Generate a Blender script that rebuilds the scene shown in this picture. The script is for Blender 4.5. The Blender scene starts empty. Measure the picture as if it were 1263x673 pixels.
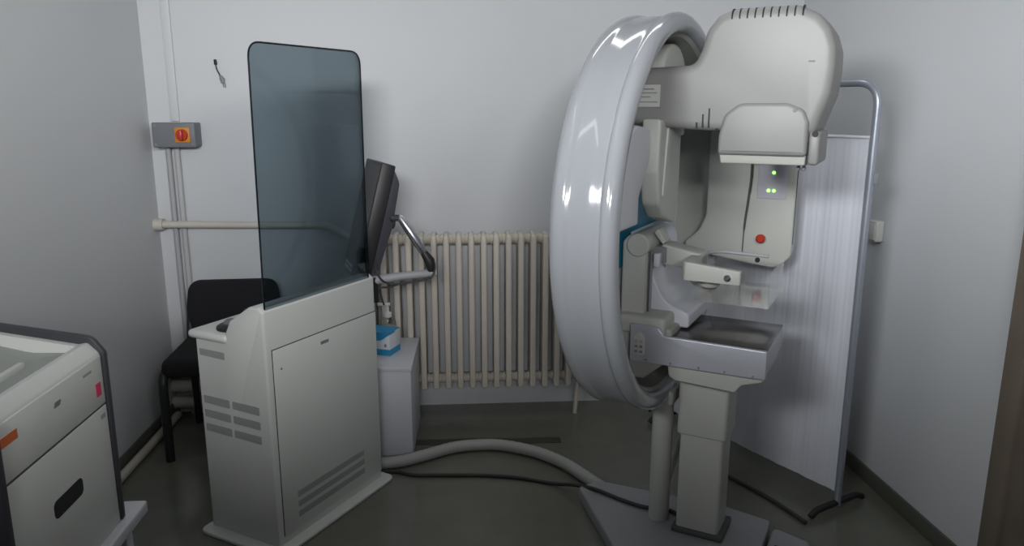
import bpy, bmesh, math, random
from mathutils import Vector, Matrix
random.seed(4)
S = bpy.context.scene
COL = S.collection
PI = math.pi
V = Vector

# ------------------------------------------------------------------ materials
def mat(name, col, rough=.5, metal=0., spec=.5, coat=0., noise=0., nscale=40., bump=0., bscale=200., rvar=0.):
    m = bpy.data.materials.new(name); m.use_nodes = True
    nt = m.node_tree; b = nt.nodes['Principled BSDF']
    b.inputs['Base Color'].default_value = (*col, 1)
    b.inputs['Roughness'].default_value = rough
    b.inputs['Metallic'].default_value = metal
    b.inputs['Specular IOR Level'].default_value = spec
    b.inputs['Coat Weight'].default_value = coat
    tc = nt.nodes.new('ShaderNodeTexCoord')
    if noise:
        n = nt.nodes.new('ShaderNodeTexNoise'); n.inputs['Scale'].default_value = nscale; n.inputs['Detail'].default_value = 4
        nt.links.new(tc.outputs['Object'], n.inputs['Vector'])
        r = nt.nodes.new('ShaderNodeMix'); r.data_type = 'RGBA'
        r.inputs[6].default_value = (*[c*(1-noise) for c in col], 1)
        r.inputs[7].default_value = (*[min(1, c*(1+noise)) for c in col], 1)
        nt.links.new(n.outputs['Fac'], r.inputs[0]); nt.links.new(r.outputs[2], b.inputs['Base Color'])
    if bump:
        n2 = nt.nodes.new('ShaderNodeTexNoise'); n2.inputs['Scale'].default_value = bscale; n2.inputs['Detail'].default_value = 3
        nt.links.new(tc.outputs['Object'], n2.inputs['Vector'])
        bp = nt.nodes.new('ShaderNodeBump'); bp.inputs['Strength'].default_value = bump; bp.inputs['Distance'].default_value = .002
        nt.links.new(n2.outputs['Fac'], bp.inputs['Height']); nt.links.new(bp.outputs['Normal'], b.inputs['Normal'])
    return m

def emit(name, col, s):
    m = bpy.data.materials.new(name); m.use_nodes = True
    b = m.node_tree.nodes['Principled BSDF']
    b.inputs['Base Color'].default_value = (*col, 1)
    b.inputs['Emission Color'].default_value = (*col, 1); b.inputs['Emission Strength'].default_value = s
    return m

def clear(name, tint, gloss=.06, rough=.02):
    """see-through sheet: tinted transparency plus a fresnel gloss"""
    m = bpy.data.materials.new(name); m.use_nodes = True
    nt = m.node_tree; nt.nodes.remove(nt.nodes['Principled BSDF'])
    out = nt.nodes['Material Output']
    t = nt.nodes.new('ShaderNodeBsdfTransparent'); t.inputs['Color'].default_value = (*tint, 1)
    g = nt.nodes.new('ShaderNodeBsdfGlossy'); g.inputs['Roughness'].default_value = rough
    g.inputs['Color'].default_value = (1, 1, 1, 1)
    lw = nt.nodes.new('ShaderNodeLayerWeight'); lw.inputs['Blend'].default_value = .25
    mr = nt.nodes.new('ShaderNodeMapRange'); mr.inputs['To Min'].default_value = gloss*.5; mr.inputs['To Max'].default_value = .5
    nt.links.new(lw.outputs['Fresnel'], mr.inputs['Value'])
    mx = nt.nodes.new('ShaderNodeMixShader')
    nt.links.new(mr.outputs['Result'], mx.inputs[0]); nt.links.new(t.outputs[0], mx.inputs[1]); nt.links.new(g.outputs[0], mx.inputs[2])
    nt.links.new(mx.outputs[0], out.inputs['Surface'])
    return m

M = dict(
    wall=mat('wall_paint', (.605, .625, .645), .55, noise=.03, nscale=1.7, bump=.12, bscale=90),
    ceil=mat('ceiling_paint', (.72, .72, .72), .8, bump=.1, bscale=60),
    floor=mat('floor_linoleum', (.165, .17, .135), .20, spec=.75, noise=.16, nscale=7, bump=.04, bscale=30),
    skirt=mat('skirting', (.095, .10, .08), .45, noise=.08, nscale=12),
    door=mat('door_wood', (.20, .165, .13), .5, noise=.2, nscale=9),
    gloss=mat('glossy_white', (.42, .44, .47), .12, coat=.4, noise=.01, nscale=3),
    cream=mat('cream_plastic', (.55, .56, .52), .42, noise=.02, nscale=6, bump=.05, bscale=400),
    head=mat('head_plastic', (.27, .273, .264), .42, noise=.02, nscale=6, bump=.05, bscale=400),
    bore=mat('bore_lining', (.42, .43, .39), .6, noise=.04, nscale=8),
    white=mat('white_enamel', (.73, .75, .72), .38, noise=.015, nscale=5),
    cool=mat('cool_white_plastic', (.70, .72, .78), .42, noise=.02, nscale=6),
    grille=mat('grey_vent', (.36, .38, .36), .6),
    slot=mat('slot_black', (.015, .015, .017), .6),
    seam=mat('seam_grey', (.10, .10, .10), .7),
    teal=mat('teal_panel', (.012, .21, .34), .45, noise=.04, nscale=10),
    silver=mat('silver_frame', (.60, .62, .68), .33, metal=.35, noise=.02, nscale=20),
    plate=mat('detector_surface', (.06, .054, .055), .16, spec=.9, noise=.05, nscale=10),
    chrome=mat('brushed_steel', (.55, .56, .60), .28, metal=1),
    pole=mat('painted_pole', (.36, .39, .45), .35, metal=.5),
    black=mat('black_plastic', (.018, .018, .02), .45, noise=.1, nscale=30),
    fabric=mat('black_upholstery', (.010, .010, .012), .9, noise=.25, nscale=250, bump=.4, bscale=500),
    rad=mat('radiator_cream', (.66, .61, .53), .4, noise=.04, nscale=14, bump=.08, bscale=120),
    pipe=mat('pipe_cream', (.58, .55, .49), .4, noise=.05, nscale=9),
    conduit=mat('conduit_grey', (.40, .41, .43), .5, noise=.04, nscale=9),
    plaster=mat('plaster_strip', (.50, .50, .505), .7, noise=.04, nscale=9),
    boxgrey=mat('box_grey', (.17, .18, .20), .45, noise=.03, nscale=12),
    yellow=mat('switch_yellow', (.62, .25, .02), .45),
    red=mat('knob_red', (.50, .035, .012), .35),
    orange=mat('orange_sticker', (.72, .17, .05), .5),
    pink=mat('pink_sticker', (.72, .04, .13), .5),
    mark=mat('grey_print', (.22, .23, .25), .6),
    trim=mat('dark_trim', (.050, .050, .062), .45),
    tray=mat('tray_grey', (.36, .385, .36), .5),
    cab=mat('cabinet_white', (.64, .655, .70), .45, noise=.015, nscale=4),
    blue=mat('carton_blue', (.03, .30, .58), .5),
    paper=mat('carton_white', (.75, .79, .84), .6),
    bottle=clear('bottle_plastic', (.86, .86, .84), .1, .15),
    soap=mat('soap', (.62, .62, .60), .4),
    hose=mat('hose_grey', (.42, .43, .41), .5),
    cord=mat('cord_dark', (.035, .035, .035), .55),
    base=mat('base_plate_grey', (.34, .35, .37), .4, noise=.04, nscale=8),
    cloth=mat('screen_cloth', (.68, .70, .765), .85, noise=.02, nscale=18, bump=.15, bscale=600),
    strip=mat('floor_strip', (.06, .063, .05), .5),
    glass=clear('smoked_glass', (.535, .595, .62), .02),
    edge=mat('glass_edge', (.01, .015, .02), .2),
    clearp=clear('clear_acrylic', (.965, .968, .96), .03, .08),
    screen=mat('screen_grey', (.055, .055, .06), .5),
    panelface=mat('control_face', (.60, .60, .67), .4),
    green=emit('green_light', (.30, 1., .15), 3.),
)

# ------------------------------------------------------------------ mesh helpers
def link(name, bm, m, parent=None, smooth=True, angle=35):
    bmesh.ops.recalc_face_normals(bm, faces=bm.faces)
    me = bpy.data.meshes.new(name); bm.to_mesh(me); bm.free()
    if smooth:
        for p in me.polygons: p.use_smooth = True
        me.set_sharp_from_angle(angle=math.radians(angle))
    me.materials.append(M[m] if isinstance(m, str) else m)
    o = bpy.data.objects.new(name, me); COL.objects.link(o)
    if parent: o.parent = parent
    return o
def tag(o, label, cat, group=None):
    o['label'] = label; o['category'] = cat
    if group: o['group'] = group
    return o
def struct(o): o['kind'] = 'structure'; return o
def thing(name, label, cat, loc=(0, 0, 0), rz=0, group=None):
    o = bpy.data.objects.new(name, None); COL.objects.link(o)
    o.location = loc; o.rotation_euler = (0, 0, rz); o.empty_display_size = .1
    return tag(o, label, cat, group)
def BM(): return bmesh.new()
def box(bm, a, b, bev=0, seg=3):
    """box between two corners, edges rounded"""
    a, b = V(a), V(b); lo = V([min(a[i], b[i]) for i in range(3)]); hi = V([max(a[i], b[i]) for i in range(3)])
    g = bmesh.ops.create_cube(bm, size=1)
    vs = g['verts']
    for v in vs: v.co = V([lo[i]+(v.co[i]+.5)*(hi[i]-lo[i]) for i in range(3)])
    if bev:
        es = list({e for v in vs for e in v.link_edges})
        bmesh.ops.bevel(bm, geom=es, offset=bev, segments=seg, affect='EDGES', profile=.5, clamp_overlap=True)
    return bm
def prism(bm, pts, ax, t0, t1, bev=0, seg=3, only=None):
    """outline pts extruded along axis ax (0,1,2) from t0 to t1; the outline's two coordinates fill the other axes in order"""
    def P(p, t):
        c = [p[0], p[1]]; c.insert(ax, t); return V(c)
    A = [bm.verts.new(P(p, t0)) for p in pts]; B = [bm.verts.new(P(p, t1)) for p in pts]
    f0 = bm.faces.new(A); f1 = bm.faces.new(B[::-1])
    n = len(pts)
    for i in range(n): bm.faces.new((A[i], B[i], B[(i+1) % n], A[(i+1) % n]))
    bmesh.ops.recalc_face_normals(bm, faces=bm.faces)
    if bev:
        es = [e for e in (list(f0.edges) if only != 1 else []) + (list(f1.edges) if only != 0 else [])]
        bmesh.ops.bevel(bm, geom=es, offset=bev, segments=seg, affect='EDGES', profile=.5, clamp_overlap=True)
    return bm
def rounded(pts, radii, seg=6):
    """round the corners of a polygon"""
    out = []; n = len(pts)
    if not hasattr(radii, '__len__'): radii = [radii]*n
    for i in range(n):
        p = V(pts[i]).to_2d(); a = V(pts[i-1]).to_2d(); b = V(pts[(i+1) % n]).to_2d(); r = radii[i]
        if r <= 0: out.append(tuple(p)); continue
        d1 = (a-p); d2 = (b-p); l1, l2 = d1.length, d2.length; d1.normalize(); d2.normalize()
        ang = d1.angle(d2); t = min(r/math.tan(ang/2), l1*.49, l2*.49)
        p1 = p+d1*t; p2 = p+d2*t
        for k in range(seg+1):
            s = k/seg; q = p1*(1-s)**2+p*2*s*(1-s)+p2*s*s; out.append(tuple(q))
    return out
def puff(bm, pts, ax, t0, t1, r, seg=7, back=True):
    """outline extruded along ax with generously rolled edges (offset loops)"""
    n = len(pts); q = [V(p).to_2d() for p in pts]
    area2 = sum(q[i].x*q[(i+1) % n].y-q[(i+1) % n].x*q[i].y for i in range(n)); sg = 1 if area2 > 0 else -1
    nr = []
    for i in range(n):
        a = (q[i]-q[i-1]); b = (q[(i+1) % n]-q[i]); a.normalize(); b.normalize()
        m = V((-(a.y+b.y), a.x+b.x))*sg
        m.normalize(); c = max(.5, m.dot(V((-b.y, b.x))*sg)); nr.append(m/c)
    st = [(r*(1-math.sin(k/seg*PI/2)), t0+r*(1-math.cos(k/seg*PI/2))) for k in range(seg+1)]
    st += [(o, t1-(t-t0)) for o, t in st[::-1]] if back else [(0, t1)]
    rings = []
    for o, t in st:
        ring_ = []
        for i in range(n):
            c = [*(q[i]+nr[i]*o)]; c.insert(ax, t); ring_.append(bm.verts.new(V(c)))
        rings.append(ring_)
    for A, B in zip(rings, rings[1:]):
        for i in range(n): bm.faces.new((A[i], A[(i+1) % n], B[(i+1) % n], B[i]))
    bm.faces.new(rings[0][::-1]); bm.faces.new(rings[-1])
    return bm
def tube(bm, path, r, seg=12, cap=True):
    """round tube along a 3D path; r a number or one per point"""
    path = [V(p) for p in path]; n = len(path)
    rs = r if hasattr(r, '__len__') else [r]*n
    t0 = (path[1]-path[0]).normalized(); up = V((0, 0, 1)) if abs(t0.z) < .9 else V((1, 0, 0))
    nrm = t0.cross(up).normalized(); rings = []
    for i, p in enumerate(path):
        t = ((path[min(i+1, n-1)]-p).normalized()+(p-path[max(i-1, 0)]).normalized()).normalized()
        nrm = (nrm-t*nrm.dot(t)).normalized(); bn = t.cross(nrm)
        rings.append([bm.verts.new(p+(nrm*math.cos(2*PI*k/seg)+bn*math.sin(2*PI*k/seg))*rs[i]) for k in range(seg)])
    for i in range(n-1):
        for k in range(seg): bm.faces.new((rings[i][k], rings[i][(k+1) % seg], rings[i+1][(k+1) % seg], rings[i+1][k]))
    if cap: bm.faces.new(rings[0][::-1]); bm.faces.new(rings[-1])
    return bm
def smoothpath(pts, n=8):
    """Catmull-Rom through points"""
    pts = [V(p) for p in pts]; out = []
    for i in range(len(pts)-1):
        p0 = pts[max(i-1, 0)]; p1 = pts[i]; p2 = pts[i+1]; p3 = pts[min(i+2, len(pts)-1)]
        for k in range(n):
            t = k/n
            out.append(.5*((2*p1)+(p2-p0)*t+(2*p0-5*p1+4*p2-p3)*t*t+(3*p1-p0-3*p2+p3)*t**3))
    return out+[pts[-1]]
def fillet(pts, r, n=6):
    """polyline in 3D with rounded bends"""
    pts = [V(p) for p in pts]; out = [pts[0]]
    for i in range(1, len(pts)-1):
        p = pts[i]; a = (pts[i-1]-p); b = (pts[i+1]-p); t = min(r, a.length*.49, b.length*.49); a.normalize(); b.normalize()
        for k in range(n+1):
            s = k/n; out.append((p+a*t)*(1-s)**2+p*2*s*(1-s)+(p+b*t)*s*s)
    return out+[pts[-1]]
def lathe(bm, prof, seg=48, mtx=Matrix(), closed=False):
    """profile (r, h) about the local z axis"""
    rings = []
    for r, h in prof:
        if r < 1e-6: rings.append([bm.verts.new(mtx @ V((0, 0, h)))])
        else: rings.append([bm.verts.new(mtx @ V((r*math.cos(2*PI*k/seg), r*math.sin(2*PI*k/seg), h))) for k in range(seg)])
    pr = list(zip(rings, rings[1:]))
    if closed: pr.append((rings[-1], rings[0]))
    for a, b in pr:
        for k in range(seg):
            q = [a[k % len(a)], a[(k+1) % len(a)], b[(k+1) % len(b)], b[k % len(b)]]
            q2 = []
            for v in q:
                if v not in q2: q2.append(v)
            if len(q2) > 2: bm.faces.new(q2)
    return bm
def T(loc, axis='z'):
    m = Matrix.Translation(loc)
    if axis == 'x': m = m @ Matrix.Rotation(PI/2, 4, 'Y')
    if axis == 'y': m = m @ Matrix.Rotation(-PI/2, 4, 'X')
    return m
def disc(bm, loc, axis, r, h, seg=24, bev=.15):
    """short rounded cylinder from loc along axis, length h (may be negative)"""
    b = abs(h)*bev; s = 1 if h > 0 else -1
    return lathe(bm, [(0, 0), (r, 0), (r, s*(abs(h)-b)), (r-min(b, r*.5), h), (0, h)], seg, T(loc, axis))

# ------------------------------------------------------------------ the room
LX, RX, BY, NY, CZ = -1.425, 1.645, 3.66, -1.6, 2.75
struct(link('floor', box(BM(), (LX-.1, NY, -.1), (RX+.1, BY+.1, 0)), 'floor'))
struct(link('wall_back', box(BM(), (LX-.1, BY, 0), (RX+.1, BY+.1, CZ)), 'wall'))
struct(link('wall_left', box(BM(), (LX-.1, NY, 0), (LX, BY, CZ)), 'wall'))
struct(link('wall_right', box(BM(), (RX, NY, 0), (RX+.1, BY, CZ)), 'wall'))
struct(link('ceiling', box(BM(), (LX-.1, NY, CZ), (RX+.1, BY+.1, CZ+.1)), 'ceil'))
struct(link('baseboard_left', box(BM(), (LX, NY, 0), (LX+.012, BY, .075), .004, 2), 'skirt'))
struct(link('baseboard_right', box(BM(), (RX-.012, 2.03, 0), (RX, BY, .065), .004, 2), 'skirt'))
struct(link('trim_1', box(BM(), (-1.325, BY-.010, 1.43), (-1.285, BY, CZ), .004, 2), 'wall'))   # cable trunking rising from the switch box
d = struct(link('door_1', prism(BM(), [(1.22, 0), (1.97, 0), (1.97, 2.08), (1.22, 2.08)], 0, RX-.02, RX, .004, 2), 'door'))
link('door_frame', prism(BM(), [(1.955, 0), (2.03, 0), (2.03, 2.15), (1.14, 2.15), (1.14, 2.075), (1.955, 2.075)], 0, RX-.035, RX, .006, 2), 'door', d)

# ------------------------------------------------------------------ mammography machine (local x: out of the ring towards the patient, y: away from the camera)
RZ = -math.atan2(.525, .851)
mm = thing('mammography_machine', 'large white mammography machine with glossy ring gantry standing on grey floor plate', 'mammography machine', (.839, 2.336, 0), RZ)
RC = V((-.18, 0, 1.145))
prof = [(.595, -.150), (.613, -.147), (.625, -.139), (.632, -.125), (.634, -.108), (.632, -.097), (.628, -.092), (.627, -.088), (.628, -.05), (.628, -.012),
        (.624, -.005), (.625, .001), (.632, .003), (.637, .010), (.638, .020), (.634, .032), (.625, .041), (.612, .046), (.598, .046), (.586, .041), (.578, .031), (.575, .018)]
ring = link('ring_gantry', lathe(BM(), prof, 160, T(RC, 'x')), 'gloss', mm, angle=50)
link('ring_lining', lathe(BM(), [(.576, .022), (.566, .012), (.563, -.02), (.563, -.13), (.563, -.146), (.597, -.1495)], 128, T(RC, 'x')), 'bore', mm)
link('back_cover', lathe(BM(), [(0, -.128), (.5, -.128), (.5625, -.122), (.5625, -.146), (0, -.146)], 96, T(RC, 'x')), 'cool', mm)
# teal and white covers inside the ring
link('teal_cover', prism(BM(), rounded([(-.30, .98), (.34, .98), (.34, 1.42), (-.30, 1.42)], .05), 0, -.308, -.296, .004), 'teal', mm)
link('white_cover', prism(BM(), rounded([(-.47, 1.15), (-.262, 1.15), (-.262, 1.23), (-.225, 1.275), (-.172, 1.335), (-.160, 1.40), (-.185, 1.436), (-.30, 1.445), (-.40, 1.40), (-.47, 1.25)],
     [.03, .01, .02, .04, .03, .01, .02, .02, .05, .05]), 0, -.296, -.195, .008), 'cool', mm)
# rotor: the slab that carries the tube head arm
top = [(.05+.15*math.cos(t), 1.545+.15*math.sin(t)) for t in [PI*k/16 for k in range(17)]]
link('rotor_arm', prism(BM(), [(.20, 1.40)]+top+[(-.10, 1.40)], 0, -.30, -.19, .012), 'cream', mm)
link('upper_column', prism(BM(), rounded([(-.17, 1.46), (-.175, 1.30), (-.15, 1.20), (-.09, 1.15), (.03, 1.12), (.05, 1.15), (.068, 1.20), (.068, 1.46)], [.0, .04, .04, .03, .02, .01, .02, 0]), 0, -.225, -.165, .012), 'cream', mm)
link('column_fin', prism(BM(), rounded([(-.10, 1.46), (-.03, 1.46), (-.075, 1.22), (-.14, 1.22)], .012), 0, -.166, -.158, .004), 'cream', mm)
# neck and tube head
lab = link('rating_plate', box(BM(), (-.255, -.1395, 1.495), (-.178, -.137, 1.565)), 'cream', mm); lab['label'] = 'pale rating plate with grey lines'
bm = BM()
for a, b in (((-.255, 1.565), (-.178, 1.563)), ((-.255, 1.497), (-.178, 1.495)), ((-.255, 1.565), (-.253, 1.495)), ((-.180, 1.565), (-.178, 1.495)), ((-.247, 1.552), (-.20, 1.548)), ((-.247, 1.540), (-.19, 1.537)), ((-.247, 1.528), (-.21, 1.525)), ((-.247, 1.513), (-.188, 1.510))):
    box(bm, (a[0], -.1402, a[1]), (b[0], -.1394, b[1]))
link('print', bm, 'mark', lab)
hp = [(-.30, 1.445), (-.085, 1.430), (.262, 1.415), (.275, 1.46), (.298, 1.53), (.304, 1.60), (.302, 1.655), (.285, 1.705), (.255, 1.745), (.20, 1.772), (.03, 1.772), (-.02, 1.755), (-.052, 1.715), (-.066, 1.66), (-.085, 1.618), (-.30, 1.612)]
hr = [0, .03, .05, .06, .06, .06, .05, .05, .05, .05, .06, .05, .06, .06, .05, 0]
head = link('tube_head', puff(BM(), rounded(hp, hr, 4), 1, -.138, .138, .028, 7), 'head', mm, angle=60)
def edge_slot(u, w_, a0=80, a1=185):
    """thin slot that follows the rolled upper front edge"""
    c = V((-.110, 1.744)); o = []
    n_ = 10
    for rr, rng in ((.0287, range(n_+1)), (.022, range(n_, -1, -1))):
        for k in rng:
            t = math.radians(a0+(a1-a0)*k/n_); o.append((c.x+rr*math.cos(t), c.y+rr*math.sin(t)))
    return prism(BM(), o, 0, u, u+w_)
for k in range(10):
    u = .018+k*.0212
    link('vent_slot', edge_slot(u, .0042), 'slot', head)
for u, z0, z1 in ((-.068, 1.436, 1.452), (-.050, 1.437, 1.476), (-.032, 1.437, 1.493)):
    link('side_slot', box(BM(), (u, -.1392, z0), (u+.0045, -.134, z1)), 'slot', head)
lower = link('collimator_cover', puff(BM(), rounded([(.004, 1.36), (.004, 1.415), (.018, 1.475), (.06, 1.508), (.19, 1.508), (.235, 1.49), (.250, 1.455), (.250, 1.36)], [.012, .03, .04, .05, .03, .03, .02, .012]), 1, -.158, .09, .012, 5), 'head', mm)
link('collimator_base', prism(BM(), rounded([(.012, 1.334), (.006, 1.366), (.248, 1.366), (.248, 1.334)], .006), 1, -.142, .09, .006), 'bore', mm)
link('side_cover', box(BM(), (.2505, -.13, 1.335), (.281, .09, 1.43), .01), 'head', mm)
link('seam', box(BM(), (.2500, -.1325, 1.335), (.2525, -.129, 1.40)), 'slot', mm)
bm = BM(); disc(bm, (.2125, -.157, 1.488), 'y', .0055, -.004); link('screw', bm, 'mark', lower)
bm = BM(); disc(bm, (.268, -.131, 1.423), 'y', .008, -.006); link('latch', bm, 'slot', mm)
bm = BM(); disc(bm, (-.006, -.135, 1.432), 'y', .004, -.006); link('screw', bm, 'slot', mm)
link('badge', box(BM(), (.235, -.1392, 1.618), (.252, -.137, 1.623), .0008, 1), 'mark', head)
for u in (.225, .240):
    bm = BM(); disc(bm, (u, -.08, 1.322), 'y', .006, -.02); disc(bm, (u, -.085, 1.336), 'z', .004, -.014); link('knob', bm, 'mark', mm)
# compression device
comp = link('compressor_housing', prism(BM(), rounded([(-.292, .80), (-.212, .80), (-.212, 1.055), (-.235, 1.085), (-.27, 1.095), (-.292, 1.07)], [0, 0, .02, .03, .02, .02]), 1, -.12, .10, .008), 'cream', mm)
bm = BM(); lathe(bm, [(0, 0), (.034, 0), (.038, .004), (.038, .22), (.034, .225), (0, .225)], 28, T((-.238, -.128, 1.062), 'y')); link('compressor_drum', bm, 'cream', comp)
link('rail_slot', box(BM(), (-.213, -.095, .835), (-.2085, .085, 1.035)), 'conduit', comp)
for y in (-.095, .078):
    link('rail', box(BM(), (-.213, y, .83), (-.205, y+.009, 1.06), .002, 1), 'seam', comp)
link('carriage', box(BM(), (-.215, -.05, .995), (-.165, .05, 1.05), .006), 'mark', mm)
link('carriage_clip', box(BM(), (-.20, -.075, .985), (-.18, -.045, 1.03), .004), 'cool', mm)
link('lever', prism(BM(), rounded([(-.205, 1.095), (-.175, 1.06), (-.165, 1.07), (-.195, 1.11)], .004), 1, -.06, .0, .004), 'cream', mm)
# fork with paddle
link('fork_stem', prism(BM(), rounded([(-.185, 1.06), (-.185, .99), (-.05, .976), (-.05, 1.034)], .012), 1, -.045, .045, .008), 'cream', mm)
fk = [(-.072, -.172), (.098, -.172), (.098, -.150), (-.028, -.150), (-.05, -.12), (-.05, .04), (-.085, .04), (-.085, -.15)]
bm = prism(BM(), rounded(fk, [.012, .008, .004, .02, .02, .01, .01, .015]), 2, .974, 1.032, .006)
for v in bm.verts:
    if v.co.z > 1.0 and v.co.x > -.05: v.co.z -= (v.co.x+.05)*.10
fork = link('paddle_fork', bm, 'cream', mm)
bm = BM(); tube(bm, fillet([(-.066, .03, 1.012), (-.060, .155, 1.014), (.125, .160, 1.008)], .07, 10), .0058, 10); link('rear_bar', bm, 'conduit', fork)
bm = BM(); lathe(bm, [(0, 0), (.020, .002), (.032, .012), (.036, .028), (.034, .045), (0, .045)], 28, T((-.012, -.09, .936))); link('fork_grip', bm, 'cream', fork)
bm = BM(); disc(bm, (.06, -.171, .995), 'y', .010, -.012, bev=.35); link('fork_knob', bm, 'chrome', fork)
bm = BM(); disc(bm, (.09, .156, .995), 'y', .008, -.012, bev=.35); link('fork_knob', bm, 'black', fork)
bm = BM()
PX0, PX1, PY0, PY1, PZ0, PZ1, w = -.045, .178, -.140, .140, .905, 1.012, .0025
box(bm, (PX0, PY0, PZ0), (PX1, PY1, PZ0+w))
box(bm, (PX0, PY0, PZ0+w), (PX1, PY0+w, PZ1-.03)); box(bm, (PX0, PY1-w, PZ0+w), (PX1, PY1, PZ1-.03))
box(bm, (PX1-w, PY0+w, PZ0+w), (PX1, PY1-w, PZ1)); box(bm, (PX0, PY0+w, PZ0+w), (PX0+w, PY1-w, PZ1-.03))
link('compression_paddle', bm, 'clearp', mm, smooth=False)
# lower arm between rotor and detector
lp = rounded([(-.29, 1.09), (-.222, 1.07), (-.205, .95), (-.165, .862), (-.08, .834), (-.08, .785), (-.29, .785)], [0, .04, .1, .1, .02, .01, 0], 8)
link('lower_arm', prism(BM(), lp, 1, -.05, .27, .01), 'cool', mm)
link('arm_shelf', box(BM(), (-.285, -.160, .775), (-.128, .12, .838), .014), 'cream', mm)
link('arm_bracket', prism(BM(), rounded([(-.29, .80), (-.29, .62), (-.20, .62), (-.11, .70), (-.11, .80)], .01), 1, -.14, .12, .008), 'bore', mm)
# detector
det = link('detector', box(BM(), (-.128, -.166, .700), (.187, .166, .772), .004), 'silver', mm)
link('detector_surface', box(BM(), (-.126, -.163, .7715), (.186, .165, .779), .002, 2), 'plate', det)
fp = rounded([(-.236, .690), (.191, .694), (.191, .783), (-.125, .787), (-.145, .812), (-.236, .816)], [.008, .006, .006, .01, .012, .006])
front = link('detector_front', prism(BM(), fp, 1, -.178, -.164, .003), 'silver', det)
for u in (-.18, -.10, -.01, .07, .155):
    bm = BM(); disc(bm, (u, -.1775, .701), 'y', .0035, -.003); link('screw', bm, 'mark', det)
kp = link('keypad', prism(BM(), rounded([(-.224, .712), (-.186, .713), (-.186, .775), (-.205, .795), (-.224, .775)], .014), 1, -.1815, -.177, .002), 'cream', mm)
for i in range(2):
    for j in range(3):
        link('button', box(BM(), (-.218+i*.016, -.1838, .722+j*.017), (-.208+i*.016, -.1812, .731+j*.017), .001, 1), ('mark' if j < 2 else 'gloss'), kp)
link('detector_housing', prism(BM(), rounded([(-.118, .698), (-.112, .648), (-.09, .636), (.098, .628), (.118, .655), (.182, .676), (.186, .698)], [.006, .02, .01, .01, .02, .02, .01]), 1, -.150, .13, .012), 'cream', mm)
# column, post and floor plate
link('lift_column', prism(BM(), rounded([(-.088, -.060), (.058, -.060), (.058, .075), (-.088, .075)], .015), 2, .055, .50), 'cream', mm)
link('column_sleeve', prism(BM(), rounded([(-.098, -.070), (.068, -.070), (.068, .085), (-.098, .085)], .018), 2, .42, .64, .006), 'cream', mm)
link('column_foot', box(BM(), (-.10, -.072, .055), (.075, .09, .075), .006), 'seam', mm)
bm = BM(); tube(bm, [(-.165, .0, .055), (-.165, .0, .53)], .036, 28); link('ring_post', bm, 'cream', mm)
link('post_collar', box(BM(), (-.225, -.05, .50), (-.12, .05, .555), .012), 'cream', mm)
bp = rounded([(-.505, .07), (-.46, .155), (.02, .19), (.20, .16), (.20, -.62), (-.02, -.60), (-.235, -.26)], [.02, .03, .02, .02, .03, .05, .05])
link('base_plate', prism(BM(), bp, 2, .0, .055, .008), 'base', mm)
ft = link('foot_plate', prism(BM(), rounded([(.212, -.62), (.212, .13), (.34, .09), (.36, -.62)], .02), 2, .0, .05, .008), 'base', mm)
for k in range(4):
    link('slot', box(BM(), (.235, -.005-.055*k, .0492), (.325, .012-.055*k, .0512)), 'slot', ft)
bm = BM(); tube(bm, [(-.20, -.04, .512), (-.20, -.044, .49), (-.20, -.044, .468)], [.002, .005, .005], 10); link('pull_tag', bm, 'slot', mm)
# control panel standing out on the far side of the ring
cp = link('control_panel', prism(BM(), rounded([(-.165, 1.42), (-.165, 1.09), (-.19, 1.03), (-.24, .985), (-.24, .95), (-.03, .92), (.10, .905), (.155, .95), (.155, 1.42)], [.03, .06, .05, .02, .01, .06, .05, .05, .04]), 1, .47, .54, .012), 'cream', mm)
dp = link('display', box(BM(), (.020, .466, 1.165), (.122, .472, 1.295), .003), 'panelface', cp)
for u, z in ((.075, 1.262), (.060, 1.196), (.079, 1.196)):
    bm = BM(); disc(bm, (u, .4665, z), 'y', .0055, -.003); link('green_light', bm, 'green', cp)
bm = BM(); disc(bm, (.046, .472, 1.018), 'y', .009, -.02); disc(bm, (.046, .455, 1.018), 'y', .0165, -.014, bev=.4); b = link('emergency_button', bm, 'red', cp); b['label'] = 'red emergency stop button'
bm = BM(); tube(bm, smoothpath([(-.005, .462, 1.34), (-.003, .458, 1.24), (-.010, .463, 1.15), (-.018, .466, 1.05), (-.020, .468, .95)]), [.0045]*8+[.004]*17+[.002]*8, 8); link('panel_cable', bm, 'seam', cp)
link('panel_edge', box(BM(), (.153, .478, 1.0), (.1575, .486, 1.30)), 'seam', cp)

# ------------------------------------------------------------------ workstation console (local x: out of its door, y: along the door)
CN = V((.855, -.518, 0)); CR = -math.atan2(.518, .855)
cs = thing('workstation_console', 'white operator console with smoked glass shield and vented door', 'workstation', (-.636, 2.381, 0), CR)
L = .583
side = rounded([(0, .01), (0, .852), (-.02, .868), (-.065, .862), (-.155, .805), (-.178, .762), (-.178, .735), (-.325, .735), (-.325, .01)], [.0, .012, .02, .03, .03, .02, .0, .0, .0])
link('body', prism(BM(), side, 1, 0, L, .012, 3), 'white', cs, angle=40)
link('desk_top', box(BM(), (-.352, -.010, .722), (-.170, L+.006, .752), .014), 'white', cs)
door = link('door_panel', box(BM(), (-.004, .030, .045), (.004, L-.006, .716), .003, 2), 'white', cs)
bm = BM(); box(bm, (-.002, .0265, .042), (.0012, .030, .7195)); box(bm, (-.002, .0265, .716), (.0012, L-.004, .7195)); link('door_seam', bm, 'seam', cs)
for k in range(3):
    z = .062+k*.038+.02
    link('vent', prism(BM(), [(.10, z), (.468, z+.002), (.468, z+.024), (.10, z+.022)], 0, .0035, .005), 'grille', door)
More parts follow.
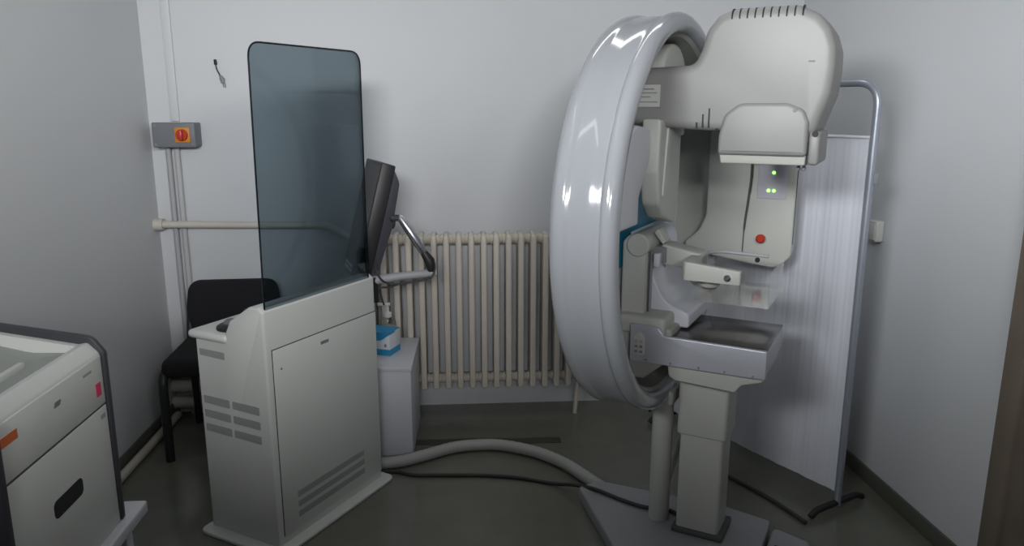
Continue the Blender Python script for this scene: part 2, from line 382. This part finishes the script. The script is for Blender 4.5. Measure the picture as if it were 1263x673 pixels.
link('maker_mark', box(BM(), (.0035, .258, .672), (.0047, .30, .684), .0004, 1), 'mark', door)
bm = BM(); disc(bm, (.0035, .062, .645), 'x', .004, .002); link('lock', bm, 'mark', door)
for c in range(2):
    for r in range(3):
        x0 = -.305+c*.137; z = .493-r*.052
        link('side_vent', prism(BM(), rounded([(x0, z), (x0+.123, z-.002), (x0+.123, z+.027), (x0, z+.027)], .004), 1, -.0018, .001), 'grille', cs)
link('side_vent', prism(BM(), rounded([(-.305, .667), (-.188, .664), (-.188, .690), (-.305, .690)], .004), 1, -.0018, .001), 'grille', cs)
link('plinth', prism(BM(), rounded([(.045, -.045), (.045, L+.03), (-.345, L+.03), (-.345, -.045)], .04), 2, 0, .015, .005), 'white', cs)
gp = rounded([(.018, .853), (.555, .853), (.560, 1.690), (.028, 1.690)], [.004, .004, .05, .05], 8)
gl = link('glass_shield', prism(BM(), gp, 0, -.012, -.004), 'glass', cs, smooth=False)
# polished dark rim of the sheet
rim = [V((-.008, p[0], p[1])) for p in gp]+[V((-.008, *gp[0])), V((-.008, *gp[1]))]
bm = BM(); tube(bm, rim[:-1], .0030, 6, cap=False); link('glass_edge', bm, 'edge', gl)
def onc(x, y, z):   # console local point to world
    c, s = math.cos(CR), math.sin(CR); return V((-.636+c*x-s*y, 2.381+s*x+c*y, z))
# trackball and keyboard on the desk
p = onc(-.222, .070, .752)
tb = thing('trackball', 'round black trackball on the console desk beside raised white side', 'trackball', p)
bm = BM(); lathe(bm, [(0, 0), (.048, 0), (.05, .004), (.048, .012), (.038, .018), (.026, .02), (0, .02)], 32); link('housing', bm, 'black', tb)
bm = BM(); lathe(bm, [(.025, .0195), (.022, .028), (.014, .034), (0, .036)], 24); link('ball', bm, 'boxgrey', tb)
p = onc(-.262, .40, .752)
kb = thing('keyboard', 'flat black keyboard lying on the white console desk behind glass', 'keyboard', p, CR)
link('case', prism(BM(), rounded([(-.075, 0), (.075, 0), (.075, .028), (-.075, .014)], .004), 1, -.17, .17, .003), 'black', kb)
bm = BM()
for i in range(12):
    for j in range(5):
        x = -.064+j*.026; zc = .0135+ (x+.075)/.15*.014
        box(bm, (x, -.16+i*.0272, zc-.002), (x+.021, -.137+i*.0272, zc+.006), .002, 1)
k = link('keys', bm, 'trim', kb)

# ------------------------------------------------------------------ monitor on its arm
ma = math.radians(252); sn = V((math.sin(ma), math.cos(ma), 0)); sx = V((-sn.y, sn.x, 0))   # screen normal; sx runs along the screen
mo = thing('monitor', 'black portrait monitor on silver swing arm behind the glass shield', 'monitor', (-.33, 2.97, .752), 0)
def w2(p): return V(p)-V((-.33, 2.97, .752))
tilt = math.radians(15)
nn = (sn*math.cos(tilt)+V((0, 0, 1))*math.sin(tilt)).normalized(); up = sx.cross(nn); up = up if up.z > 0 else -up
near = sx if sx.y < 0 else -sx
mc = V((-.396, 3.06, 1.060))   # middle of the screen
mat4 = Matrix((( -near.x, up.x, nn.x, 0), (-near.y, up.y, nn.y, 0), (-near.z, up.z, nn.z, 0), (0, 0, 0, 1)))
mat4.translation = w2(mc)
def xf(bm): bm.transform(mat4); return bm
Wm, Hm = .15, .235
bm = BM(); box(bm, (-Wm, -Hm, -.055), (Wm, Hm, 0), .005, 2); link('frame', xf(bm), 'black', mo)
bm = BM(); box(bm, (-Wm+.02, -Hm+.05, -.001), (Wm-.02, Hm-.014, .0012)); link('screen', xf(bm), 'screen', mo)
bm = BM(); prism(bm, rounded([(-Hm+.01, -.05), (-Hm+.06, -.083), (0, -.098), (Hm-.06, -.086), (Hm-.01, -.05)], [0, .05, .1, .05, 0]), 0, -Wm+.01, Wm-.01, .004); link('back_shell', xf(bm), 'trim', mo)
for z_ in (.030, .012):
    bm = BM(); box(bm, (-.03, -Hm+z_, 0), (.11, -Hm+z_+.012, .0016)); link('name_strip', xf(bm), 'paper', mo)
hub = mat4 @ V((0, 0, -.09)); hub2 = mat4 @ V((0, .0, -.13))
J1 = w2((-.228, 2.93, 1.075)); J2 = w2((-.122, 2.93, .905)); J3 = w2((-.115, 2.93, .862)); J4 = w2((-.348, 2.935, .826)); J5 = w2((-.350, 2.845, .79))
bm = BM(); tube(bm, [hub, hub2, J1+V((-.03, .005, 0)), J1], [.026, .022, .013, .013], 14); link('swivel', bm, 'trim', mo)
bm = BM(); tube(bm, [J1+(J1-J2)*.06, J1, J1.lerp(J2, .5), J2.lerp(J1, .2), J2.lerp(J1, .12)], [.008, .016, .0175, .015, .010], 16); link('upper_arm', bm, 'chrome', mo)
bm = BM(); tube(bm, [J2.lerp(J1, .22), J2, J3+V((0, 0, .015)), J3], [.014, .021, .019, .016], 16); link('elbow', bm, 'black', mo)
bm = BM(); tube(bm, [J3+V((.02, .003, -.008)), J3+V((0, 0, -.008)), J3.lerp(J4, .5), J4], [.010, .0155, .016, .018], 16); link('lower_arm', bm, 'conduit', mo)
bm = BM(); tube(bm, [J4+V((0, 0, .015)), J4, w2((-.348, 2.935, .74))], [.022, .022, .022], 18); link('arm_base', bm, 'black', mo)
bm = BM(); tube(bm, [w2(onc(-.04, L+.001, .775)), w2(onc(-.04, L+.05, .775))], .016, 14); link('clamp', bm, 'black', mo)
bm = BM(); tube(bm, smoothpath([hub+V((.01, 0, -.02)), w2((-.33, 2.93, .9)), w2((-.315, 2.9, .845)), J4.lerp(J3, .3)+V((0, -.015, -.02)), J4.lerp(J3, .6)+V((0, -.016, -.028)), J3+V((.0, -.014, -.02)), J3+V((.015, -.005, .03))]), .0042, 8); link('arm_cable', bm, 'cord', mo)
bm = BM(); tube(bm, smoothpath([J4.lerp(J3, .5)+V((0, -.012, -.024)), J4.lerp(J3, .3)+V((0, -.014, -.035)), w2((-.315, 2.90, .80)), w2((-.305, 2.92, .73))]), .0036, 8); link('arm_cable', bm, 'cord', mo)

# ------------------------------------------------------------------ chair in the corner
ch = thing('visitor_chair', 'black upholstered visitor chair in the corner behind the white console', 'chair', (-1.06, 3.33, 0), math.radians(3))
def leg(path, r=.019):
    bm = BM(); tube(bm, path, r, 14); return link('leg', bm, 'black', ch)
for s in (-1, 1):
    leg(fillet([(s*.215, -.21, 0), (s*.215, -.21, .40), (s*.20, -.05, .415)], .08))
    leg(fillet([(s*.205, .20, 0), (s*.205, .175, .42), (s*.20, .22, .60)], .05), .016)
bm = BM(); box(bm, (-.22, -.22, .37), (.22, .20, .455), .035, 5); link('seat', bm, 'fabric', ch, angle=60)
bo = rounded([(-.205, .44), (.205, .44), (.215, .58), (.20, .702), (-.20, .702), (-.215, .58)], [.04, .04, .08, .08, .08, .08], 8)
bm = BM(); prism(bm, bo, 1, .175, .225, .018, 4)
for v in bm.verts: v.co.y += (v.co.z-.46)*.10 - .25*(.045-v.co.x**2)*.35
link('backrest', bm, 'fabric', ch, angle=60)
bm = BM(); tube(bm, [(-.2, .19, .40), (.2, .19, .40)], .014, 12); link('crossbar', bm, 'black', ch)

# ------------------------------------------------------------------ white cabinet behind the console, with what stands on it
cb = thing('bedside_cabinet', 'plain white low cabinet between the console and the radiator', 'cabinet', (-.352, 3.250, 0), math.radians(-1.5))
link('body', box(BM(), (-.125, -.212, .015), (.142, .20, .408), .003, 2), 'cab', cb)
link('top', box(BM(), (-.13, -.218, .408), (.147, .204, .428), .003, 2), 'cab', cb)
link('plinth', box(BM(), (-.115, -.195, 0), (.13, .19, .016)), 'seam', cb)
tbx = thing('tissue_carton', 'blue and white carton on the white cabinet beside the console', 'box', (-.352, 3.245, .428), math.radians(-22))
link('carton', box(BM(), (-.062, -.05, 0), (.062, .05, .105), .002, 2), 'paper', tbx)
bm = BM(); box(bm, (-.0627, -.0507, .002), (.0627, .0507, .03)); link('blue_band', bm, 'blue', tbx)
bm = BM(); prism(bm, [(-.0625, .058), (.02, .070), (.0625, .098), (.0625, .1055), (-.0625, .1055)], 1, -.0508, .0); box(bm, (-.0627, -.0507, .1045), (.0627, .0507, .1058)); link('blue_top', bm, 'blue', tbx)
bm = BM(); box(bm, (.036, -.0512, .042), (.046, -.0498, .054)); link('print', bm, 'mark', tbx)
bt = thing('pump_bottle', 'translucent pump bottle behind the blue and white carton', 'bottle', (-.335, 3.36, .428))
bm = BM(); lathe(bm, [(0, 0), (.032, 0), (.036, .006), (.036, .10), (.03, .122), (.014, .132), (.014, .14)], 28); link('bottle', bm, 'bottle', bt)
bm = BM(); lathe(bm, [(0, .004), (.0335, .006), (.0335, .085), (0, .085)], 24); link('liquid', bm, 'soap', bt)
bm = BM(); lathe(bm, [(.018, .13), (.018, .15), (.008, .154), (.006, .185), (0, .185)], 20); box(bm, (-.045, -.008, .182), (.014, .008, .196), .004, 2); link('pump', bm, 'white', bt)

# ------------------------------------------------------------------ radiator
ra = thing('radiator', 'cream cast iron column radiator on the back wall beneath bare wall', 'radiator', (0, 3.565, 0))
def section():
    bm = BM()
    for y in (-.052, -.006, .040):
        o = rounded([(-.0145, .158), (.0145, .158), (.0145, .912), (-.0145, .912)], .014, 5)
        prism(bm, o, 1, y-.021, y+.021, .009, 3)
    for z in (.885, .195):
        box(bm, (-.012, -.06, z-.032), (.012, .05, z+.032), .01, 2)
        tube(bm, [(-.0292, -.004, z), (-.022, -.004, z), (-.018, -.004, z), (.018, -.004, z), (.022, -.004, z), (.0292, -.004, z)], [.021, .026, .024, .024, .026, .021], 14)
    return bm
s0 = link('radiator_section', section(), 'rad', ra)
NS = 18
for k in range(NS):
    s = s0 if k == 0 else s0.copy()
    if k: COL.objects.link(s); s.parent = ra
    s.location = (-.475+.0585*k, -.035, 0)
bm = BM(); tube(bm, [(-.475+.0585*17+.02, -.04, .195), (.555, -.04, .195)], .016); tube(bm, fillet([(.55, -.04, .195), (.575, -.04, .18), (.560, -.06, 0)], .03), .011, 12); link('support_pipe', bm, 'rad', ra)
link('bracket', box(BM(), (-.30, .02, .84), (-.28, .07, .86), .003), 'rad', ra)
link('bracket', box(BM(), (.30, .02, .84), (.32, .07, .86), .003), 'rad', ra)
bm = BM(); tube(bm, fillet([(-1.415, 3.605, .958), (-.62, 3.605, .945), (-.545, 3.57, .905), (-.50, 3.53, .885)], .04), .0165, 14)
hp_ = tag(link('heating_pipe', bm, 'pipe'), 'cream horizontal heating pipe crossing the back wall above the chair', 'pipe')
bm = BM(); tube(bm, [(-1.43, 3.605, .958), (-1.385, 3.605, .957)], .028, 16); link('collar', bm, 'pipe', hp_)
for i, (z, w_) in enumerate(((.235, 'topmost'), (.155, 'middle'), (.07, 'lowest'))):
    bm = BM(); tube(bm, [(LX+.003, 3.61, z), (-.6, 3.61, z-.006)], .031, 16)
    tag(link('floor_level_pipe', bm, 'pipe'), w_+' of three cream pipes along the wall behind the black chair', 'pipe', 'pipes along the back wall near the floor')
bm = BM(); tube(bm, [(LX+.032, 1.7, .022), (LX+.032, 3.57, .022)], .0185, 14)
tag(link('skirting_pipe', bm, 'pipe'), 'pale pipe on the floor along the left wall skirting', 'pipe')

# ------------------------------------------------------------------ switch box and its cable runs
sb = thing('isolator_switch', 'grey switch box with red and yellow rotary knob high on back wall', 'switch', (-1.287, 3.66, 1.371))
link('enclosure', box(BM(), (-.094, -.085, -.054), (.094, 0, .054), .006), 'boxgrey', sb)
link('lid', box(BM(), (-.095, -.092, -.056), (.095, -.07, .056), .006), 'boxgrey', sb)
for x in (-.082, .082):
    for z in (-.043, .043):
        bm = BM(); disc(bm, (x, -.0915, z), 'y', .006, -.002); link('screw', bm, 'mark', sb)
link('switch_plate', box(BM(), (.005, -.097, -.034), (.073, -.091, .034), .004), 'yellow', sb)
bm = BM(); disc(bm, (.039, -.0965, 0), 'y', .026, -.014); box(bm, (.031, -.128, -.024), (.047, -.108, .024), .005, 2); link('knob', bm, 'red', sb)
bm = BM(); tube(bm, [(-1.343, 3.640, 0), (-1.343, 3.640, 1.32)], .0125, 12); tag(link('conduit', bm, 'conduit'), 'left grey conduit running down from the switch box', 'conduit', 'conduits under the switch box')
bm = BM(); tube(bm, [(-1.306, 3.645, 0), (-1.306, 3.645, 1.32)], .0125, 12); tag(link('conduit', bm, 'plaster'), 'right paler conduit running down from the switch box', 'conduit', 'conduits under the switch box')
wc = thing('wall_cable', 'short dark cable end with plug hanging high on back wall', 'cable', (-1.075, 3.657, 1.622))
wc.scale = (.68, .68, .68)
bm = BM(); tube(bm, smoothpath([(-.035, .004, .108), (-.038, -.012, .10), (-.030, -.016, .06), (-.012, -.016, .02), (-.003, -.016, 0)]), .0048, 8); link('lead', bm, 'cord', wc)
bm = BM(); tube(bm, [(-.041, -.004, .122), (-.036, -.012, .092)], .010, 10); link('grommet', bm, 'slot', wc)
bm = BM(); tube(bm, [(-.008, -.016, .018), (0, -.016, -.004), (.004, -.016, -.03)], [.009, .016, .011], 10); link('plug', bm, 'mark', wc)
bm = BM()
for x in (.0, .012): tube(bm, [(x+.003, -.016, -.028), (x+.006, -.016, -.058)], .003, 8)
link('pin', bm, 'mark', wc)
so = thing('wall_socket', 'small white double socket on right wall beside the screen pole', 'socket', (RX, 2.825, 1.022))
link('case', box(BM(), (-.035, -.04, -.042), (0, .04, .042), .008), 'cream', so)
link('face', box(BM(), (-.038, -.033, -.034), (-.034, .033, .03), .002, 2), 'cream', so)
bm = BM(); disc(bm, (-.0375, .012, .008), 'x', .013, -.002); link('outlet', bm, 'grille', so)

# ------------------------------------------------------------------ folding screen
P0 = V((1.40, 2.55, 0)); ds = V((-.443, .896, 0)).normalized(); dn = V((ds.y, -ds.x, 0))
sc = thing('privacy_screen', 'white fabric privacy screen on grey tubular stand behind the machine', 'screen', P0, 0)
E0, E1 = -.035, .93
bm = BM(); tube(bm, fillet([ds*E0+V((0, 0, .02)), ds*E0+V((0, 0, 1.578)), ds*E1+V((0, 0, 1.578)), ds*E1+V((0, 0, .02))], .085, 10), .0135, 16); link('frame', bm, 'pole', sc)
bm = BM(); nx, nz = 260, 14
def fold(s): return .0014*math.sin(s*95)+.0022*math.sin(s*41+1.1)+.0006*math.sin(s*210+2)+.0005*math.sin(s*330)
grid = []
for j in range(nz+1):
    t = j/nz; z = 1.392-t*1.325; row = []
    for i in range(nx+1):
        s = -.018+i/nx*.93; a = fold(s)*(.4+.3*t)+.004*math.sin(s*7+t*2)
        row.append((ds*s+dn*a+V((0, 0, z))))
    grid.append(row)
A = [[bm.verts.new(p) for p in r] for r in grid]; B = [[bm.verts.new(p-dn*.0018) for p in r] for r in grid]
for j in range(nz):
    for i in range(nx):
        bm.faces.new((A[j][i], A[j][i+1], A[j+1][i+1], A[j+1][i])); bm.faces.new((B[j][i], B[j+1][i], B[j+1][i+1], B[j][i+1]))
for i in range(nx):
    bm.faces.new((A[0][i], B[0][i], B[0][i+1], A[0][i+1])); bm.faces.new((A[nz][i], A[nz][i+1], B[nz][i+1], B[nz][i]))
for j in range(nz):
    bm.faces.new((A[j][0], A[j+1][0], B[j+1][0], B[j][0])); bm.faces.new((A[j][nx], B[j][nx], B[j+1][nx], A[j+1][nx]))
cu = link('curtain', bm, 'cloth', sc, angle=80)
bm = BM(); tube(bm, [ds*E0+V((0, 0, 1.394)), ds*E1+V((0, 0, 1.394))], .006, 10); link('curtain_rod', bm, 'cloth', sc)
c0 = ds*E0
bm = BM(); box(bm, (-.010, -.013, -.02), (.010, .013, .02), .004); bm.transform(Matrix.Translation(c0+V((.014, -.004, 1.255)))); link('clamp', bm, 'mark', sc)
for e in (E0, E1):
    q = ds*e; ft_ = .15 if e < 0 else .10
    bm = BM(); tube(bm, fillet([q-dn*ft_+V((0, 0, .012)), q-dn*ft_*.8+V((0, 0, .03)), q+dn*ft_*.8+V((0, 0, .03)), q+dn*ft_+V((0, 0, .012))], .02), .012, 12); f = link('foot', bm, 'black', sc)

# ------------------------------------------------------------------ film printer on its stand
pr = thing('film_printer', 'grey white medical film printer with dark side trim at left edge', 'printer', (-1.15, 1.64, .435))
X0, X1, Y0, Y1, Z1 = -.255, .25, -.22, .225, .490
def trimshape(g): return rounded([(X0-g, -.0), (X1+g*.6, -.0), (X1+g, .462), (X1-.02, Z1+.014), (X0-g, Z1+.10)], [.01, .01, .02, .035, .03], 7)
link('side_trim', prism(BM(), trimshape(.008), 1, Y1, Y1+.017, .004), 'trim', pr)
link('side_trim', prism(BM(), trimshape(.008), 1, Y0-.022, Y0, .004), 'trim', pr)
link('body', box(BM(), (X0, Y0, .0), (X1-.012, Y1, .375), .002, 1), 'white', pr)
# top frame with a sunk tray
tf = BM()
prism(tf, rounded([(X1-.052, .372), (X1-.004, .372), (X1-.004, .462), (X1-.03, Z1), (X1-.052, Z1-.004)], [0, .004, .02, .012, .004]), 1, Y0, Y1)
prism(tf, [(X0, .372), (X1-.05, .372), (X1-.05, Z1-.004), (X0, Z1+.085)], 1, Y1-.018, Y1)
prism(tf, [(X0, .372), (X1-.05, .372), (X1-.05, Z1-.004), (X0, Z1+.085)], 1, Y0, Y0+.025)
prism(tf, [(X0, .372), (X0+.02, .372), (X0+.02, Z1+.081), (X0, Z1+.085)], 1, Y0+.025, Y1-.018)
link('top_frame', tf, 'white', pr)
tr = link('film_tray', prism(BM(), [(X0+.02, .372), (X1-.05, .372), (X1-.05, .470), (X0+.355, .472), (X0+.335, .476), (X0+.02, .560)], 1, Y0+.025, Y1-.018), 'tray', pr)
bm = BM(); box(bm, (X1-.125, Y0+.03, .469), (X1-.110, Y1-.13, .486), .003, 2); link('paper_guide', bm, 'white', tr)
for y in (Y1-.16, Y1-.245, Y1-.33):
    link('tray_groove', box(BM(), (X0+.36, y, .469), (X1-.123, y+.020, .4712)), 'grille', tr)
link('tray_slot', box(BM(), (X1-.115, Y1-.075, .469), (X1-.06, Y1-.045, .4712)), 'grille', tr)
d1 = link('upper_drawer', box(BM(), (X1-.012, Y0+.004, .334), (X1, Y1-.004, .458), .003, 2), 'white', pr)
d2 = link('lower_drawer', box(BM(), (X1-.012, Y0+.004, .0), (X1, Y1-.004, .329), .003, 2), 'white', pr)
bm = BM(); box(bm, (X1-.011, Y0+.004, .3285), (X1-.002, Y1-.004, .3345)); link('drawer_seam', bm, 'seam', pr)
link('grip', prism(BM(), rounded([(-.066, .170), (.062, .170), (.062, .212), (-.066, .212)], .016), 0, X1-.003, X1+.0012), 'slot', d2)
for (y0, y1, z0, z1, m_, n_) in ((-.214, -.155, .410, .430, 'orange', 'orange_sticker'), (.178, .202, .362, .395, 'pink', 'pink_sticker')):
    link(n_, box(BM(), (X1-.001, y0, z0), (X1+.0012, y1, z1)), m_, d1)
bm = BM(); prism(bm, rounded([(-.014, .412), (.012, .412), (.019, .424), (-.007, .424)], .003), 0, X1-.001, X1+.001); link('emblem', bm, 'mark', d1)
link('print', box(BM(), (X1-.001, .125, .432), (X1+.0008, .165, .438)), 'grille', d1)
link('print', box(BM(), (X1-.001, .185, .300), (X1+.0008, .208, .312)), 'grille', d2)
st = thing('printer_stand', 'low pale stand under the film printer at left edge', 'stand', (-1.15, 1.66, 0))
link('top', box(BM(), (-.26, -.27, .40), (.275, .31, .435), .006), 'cab', st)
for x in (-.19, .20):
    for y in (-.25, .24):
        link('leg', box(BM(), (x, y, 0), (x+.04, y+.04, .401), .004, 2), 'cab', st)
link('shelf', box(BM(), (-.18, -.24, .12), (.235, .275, .14), .003, 2), 'cab', st)

# ------------------------------------------------------------------ floor runs
hs = smoothpath([(-.40, 2.972, .0265), (-.33, 2.972, .0265), (-.26, 2.985, .0265), (-.17, 3.03, .0265), (-.04, 3.10, .0265), (.08, 3.118, .0265), (.176, 3.105, .0265), (.313, 3.031, .0265), (.42, 2.92, .0265), (.49, 2.80, .0265), (.535, 2.71, .028), (.565, 2.65, .028)], 10)
bm = BM(); tube(bm, hs, [.0245+(.0012 if i % 2 else 0) for i in range(len(hs))], 14)
tag(link('cable_hose', bm, 'hose'), 'thick grey cable hose curving over the floor from console to machine', 'hose')
bm = BM(); tube(bm, smoothpath([(-.33, 2.933, .008), (-.27, 2.922, .008), (-.20, 2.890, .008), (-.039, 2.878, .008), (.10, 2.865, .008), (.227, 2.835, .008), (.36, 2.775, .010), (.44, 2.70, .04), (.50, 2.62, .064), (.585, 2.535, .064), (.66, 2.475, .064), (.735, 2.455, .064), (.775, 2.405, .064)]), .0075, 10)
tag(link('power_cord', bm, 'cord'), 'thin dark cord on the floor in front of the thick grey hose', 'cord', 'dark cords on the floor')
bm = BM(); tube(bm, smoothpath([(1.03, 2.90, .15), (1.035, 2.89, .10), (1.05, 2.87, .03), (1.083, 2.81, .008), (1.153, 2.673, .008), (1.206, 2.55, .008), (1.25, 2.42, .008)]), .0075, 10)
tag(link('power_cord', bm, 'cord'), 'dark cord on the floor below the white privacy screen', 'cord', 'dark cords on the floor')
bm = BM(); tube(bm, smoothpath([(.80, 2.47, .47), (.80, 2.50, .36), (.79, 2.54, .24), (.76, 2.52, .16), (.735, 2.50, .10), (.73, 2.50, .064)]), .010, 10)
tag(link('column_cable', bm, 'hose'), 'grey cable looping behind the machine post and lift column', 'cable')
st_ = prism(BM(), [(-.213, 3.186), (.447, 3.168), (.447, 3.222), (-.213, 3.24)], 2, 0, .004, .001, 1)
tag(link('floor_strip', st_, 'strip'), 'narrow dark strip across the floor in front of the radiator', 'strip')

# ------------------------------------------------------------------ camera
cam = bpy.data.cameras.new('camera'); co = bpy.data.objects.new('camera', cam); COL.objects.link(co)
cam.sensor_width = 36; cam.lens = 36*930/1263; cam.clip_start = .02
pitch = math.atan(206/930)
co.location = (0, 0, 1.5); co.rotation_euler = (PI/2-pitch, 0, -math.radians(4.0))
S.camera = co

# ------------------------------------------------------------------ light
def area(name, loc, tgt, power, sx, sy, col, spread=180):
    l = bpy.data.lights.new(name, 'AREA'); l.shape = 'RECTANGLE'; l.size = sx; l.size_y = sy; l.spread = math.radians(spread); l.energy = power; l.color = col
    o = bpy.data.objects.new(name, l); COL.objects.link(o); o.location = loc
    o.rotation_euler = (V(tgt)-V(loc)).to_track_quat('-Z', 'Y').to_euler(); return o
area('fill_light', (.70, -.6, 2.20), (-1.42, 2.5, 1.80), 5.4, .9, .35, (1, .99, .97), 50)  # added fill from behind the camera to brighten the left wall, no fixture
area('fill_light', (-1.10, -.4, 2.10), (1.64, 2.55, 1.56), 7.0, .9, .35, (.97, .985, 1.0), 54)  # added fill for the right wall, narrow spread keeps the lower room dark
area('fill_light', (.60, .1, 2.15), (1.60, 2.7, 1.42), 1.9, .7, .35, (.97, .985, 1.0), 42)  # added fill below ceiling height to lift the curtain and control panel
area('fill_light', (-.1, -2.4, 2.25), (-.45, 3.66, 1.70), 8.3, 1.2, .35, (.98, .98, 1.0), 40)  # added fill far behind the camera, evens out the back wall
area('ceiling_tube', (-.55, 1.5, 2.70), (-.55, 1.5, 0), 1.5, .10, 1.2, (.95, .98, 1.0))
area('ceiling_tube', (.62, 2.85, 2.72), (.62, 2.85, 0), 3.6, 1.2, .16, (1, .985, .96))
w = bpy.data.worlds.new('world'); S.world = w; w.use_nodes = True
w.node_tree.nodes['Background'].inputs['Color'].default_value = (.5, .53, .58, 1)
w.node_tree.nodes['Background'].inputs['Strength'].default_value = .03
S.view_settings.view_transform = 'Standard'; S.view_settings.look = 'None'
S.cycles.diffuse_bounces = 2
S.view_settings.gamma = 1; S.view_settings.use_curve_mapping = False
S.view_settings.exposure = 0
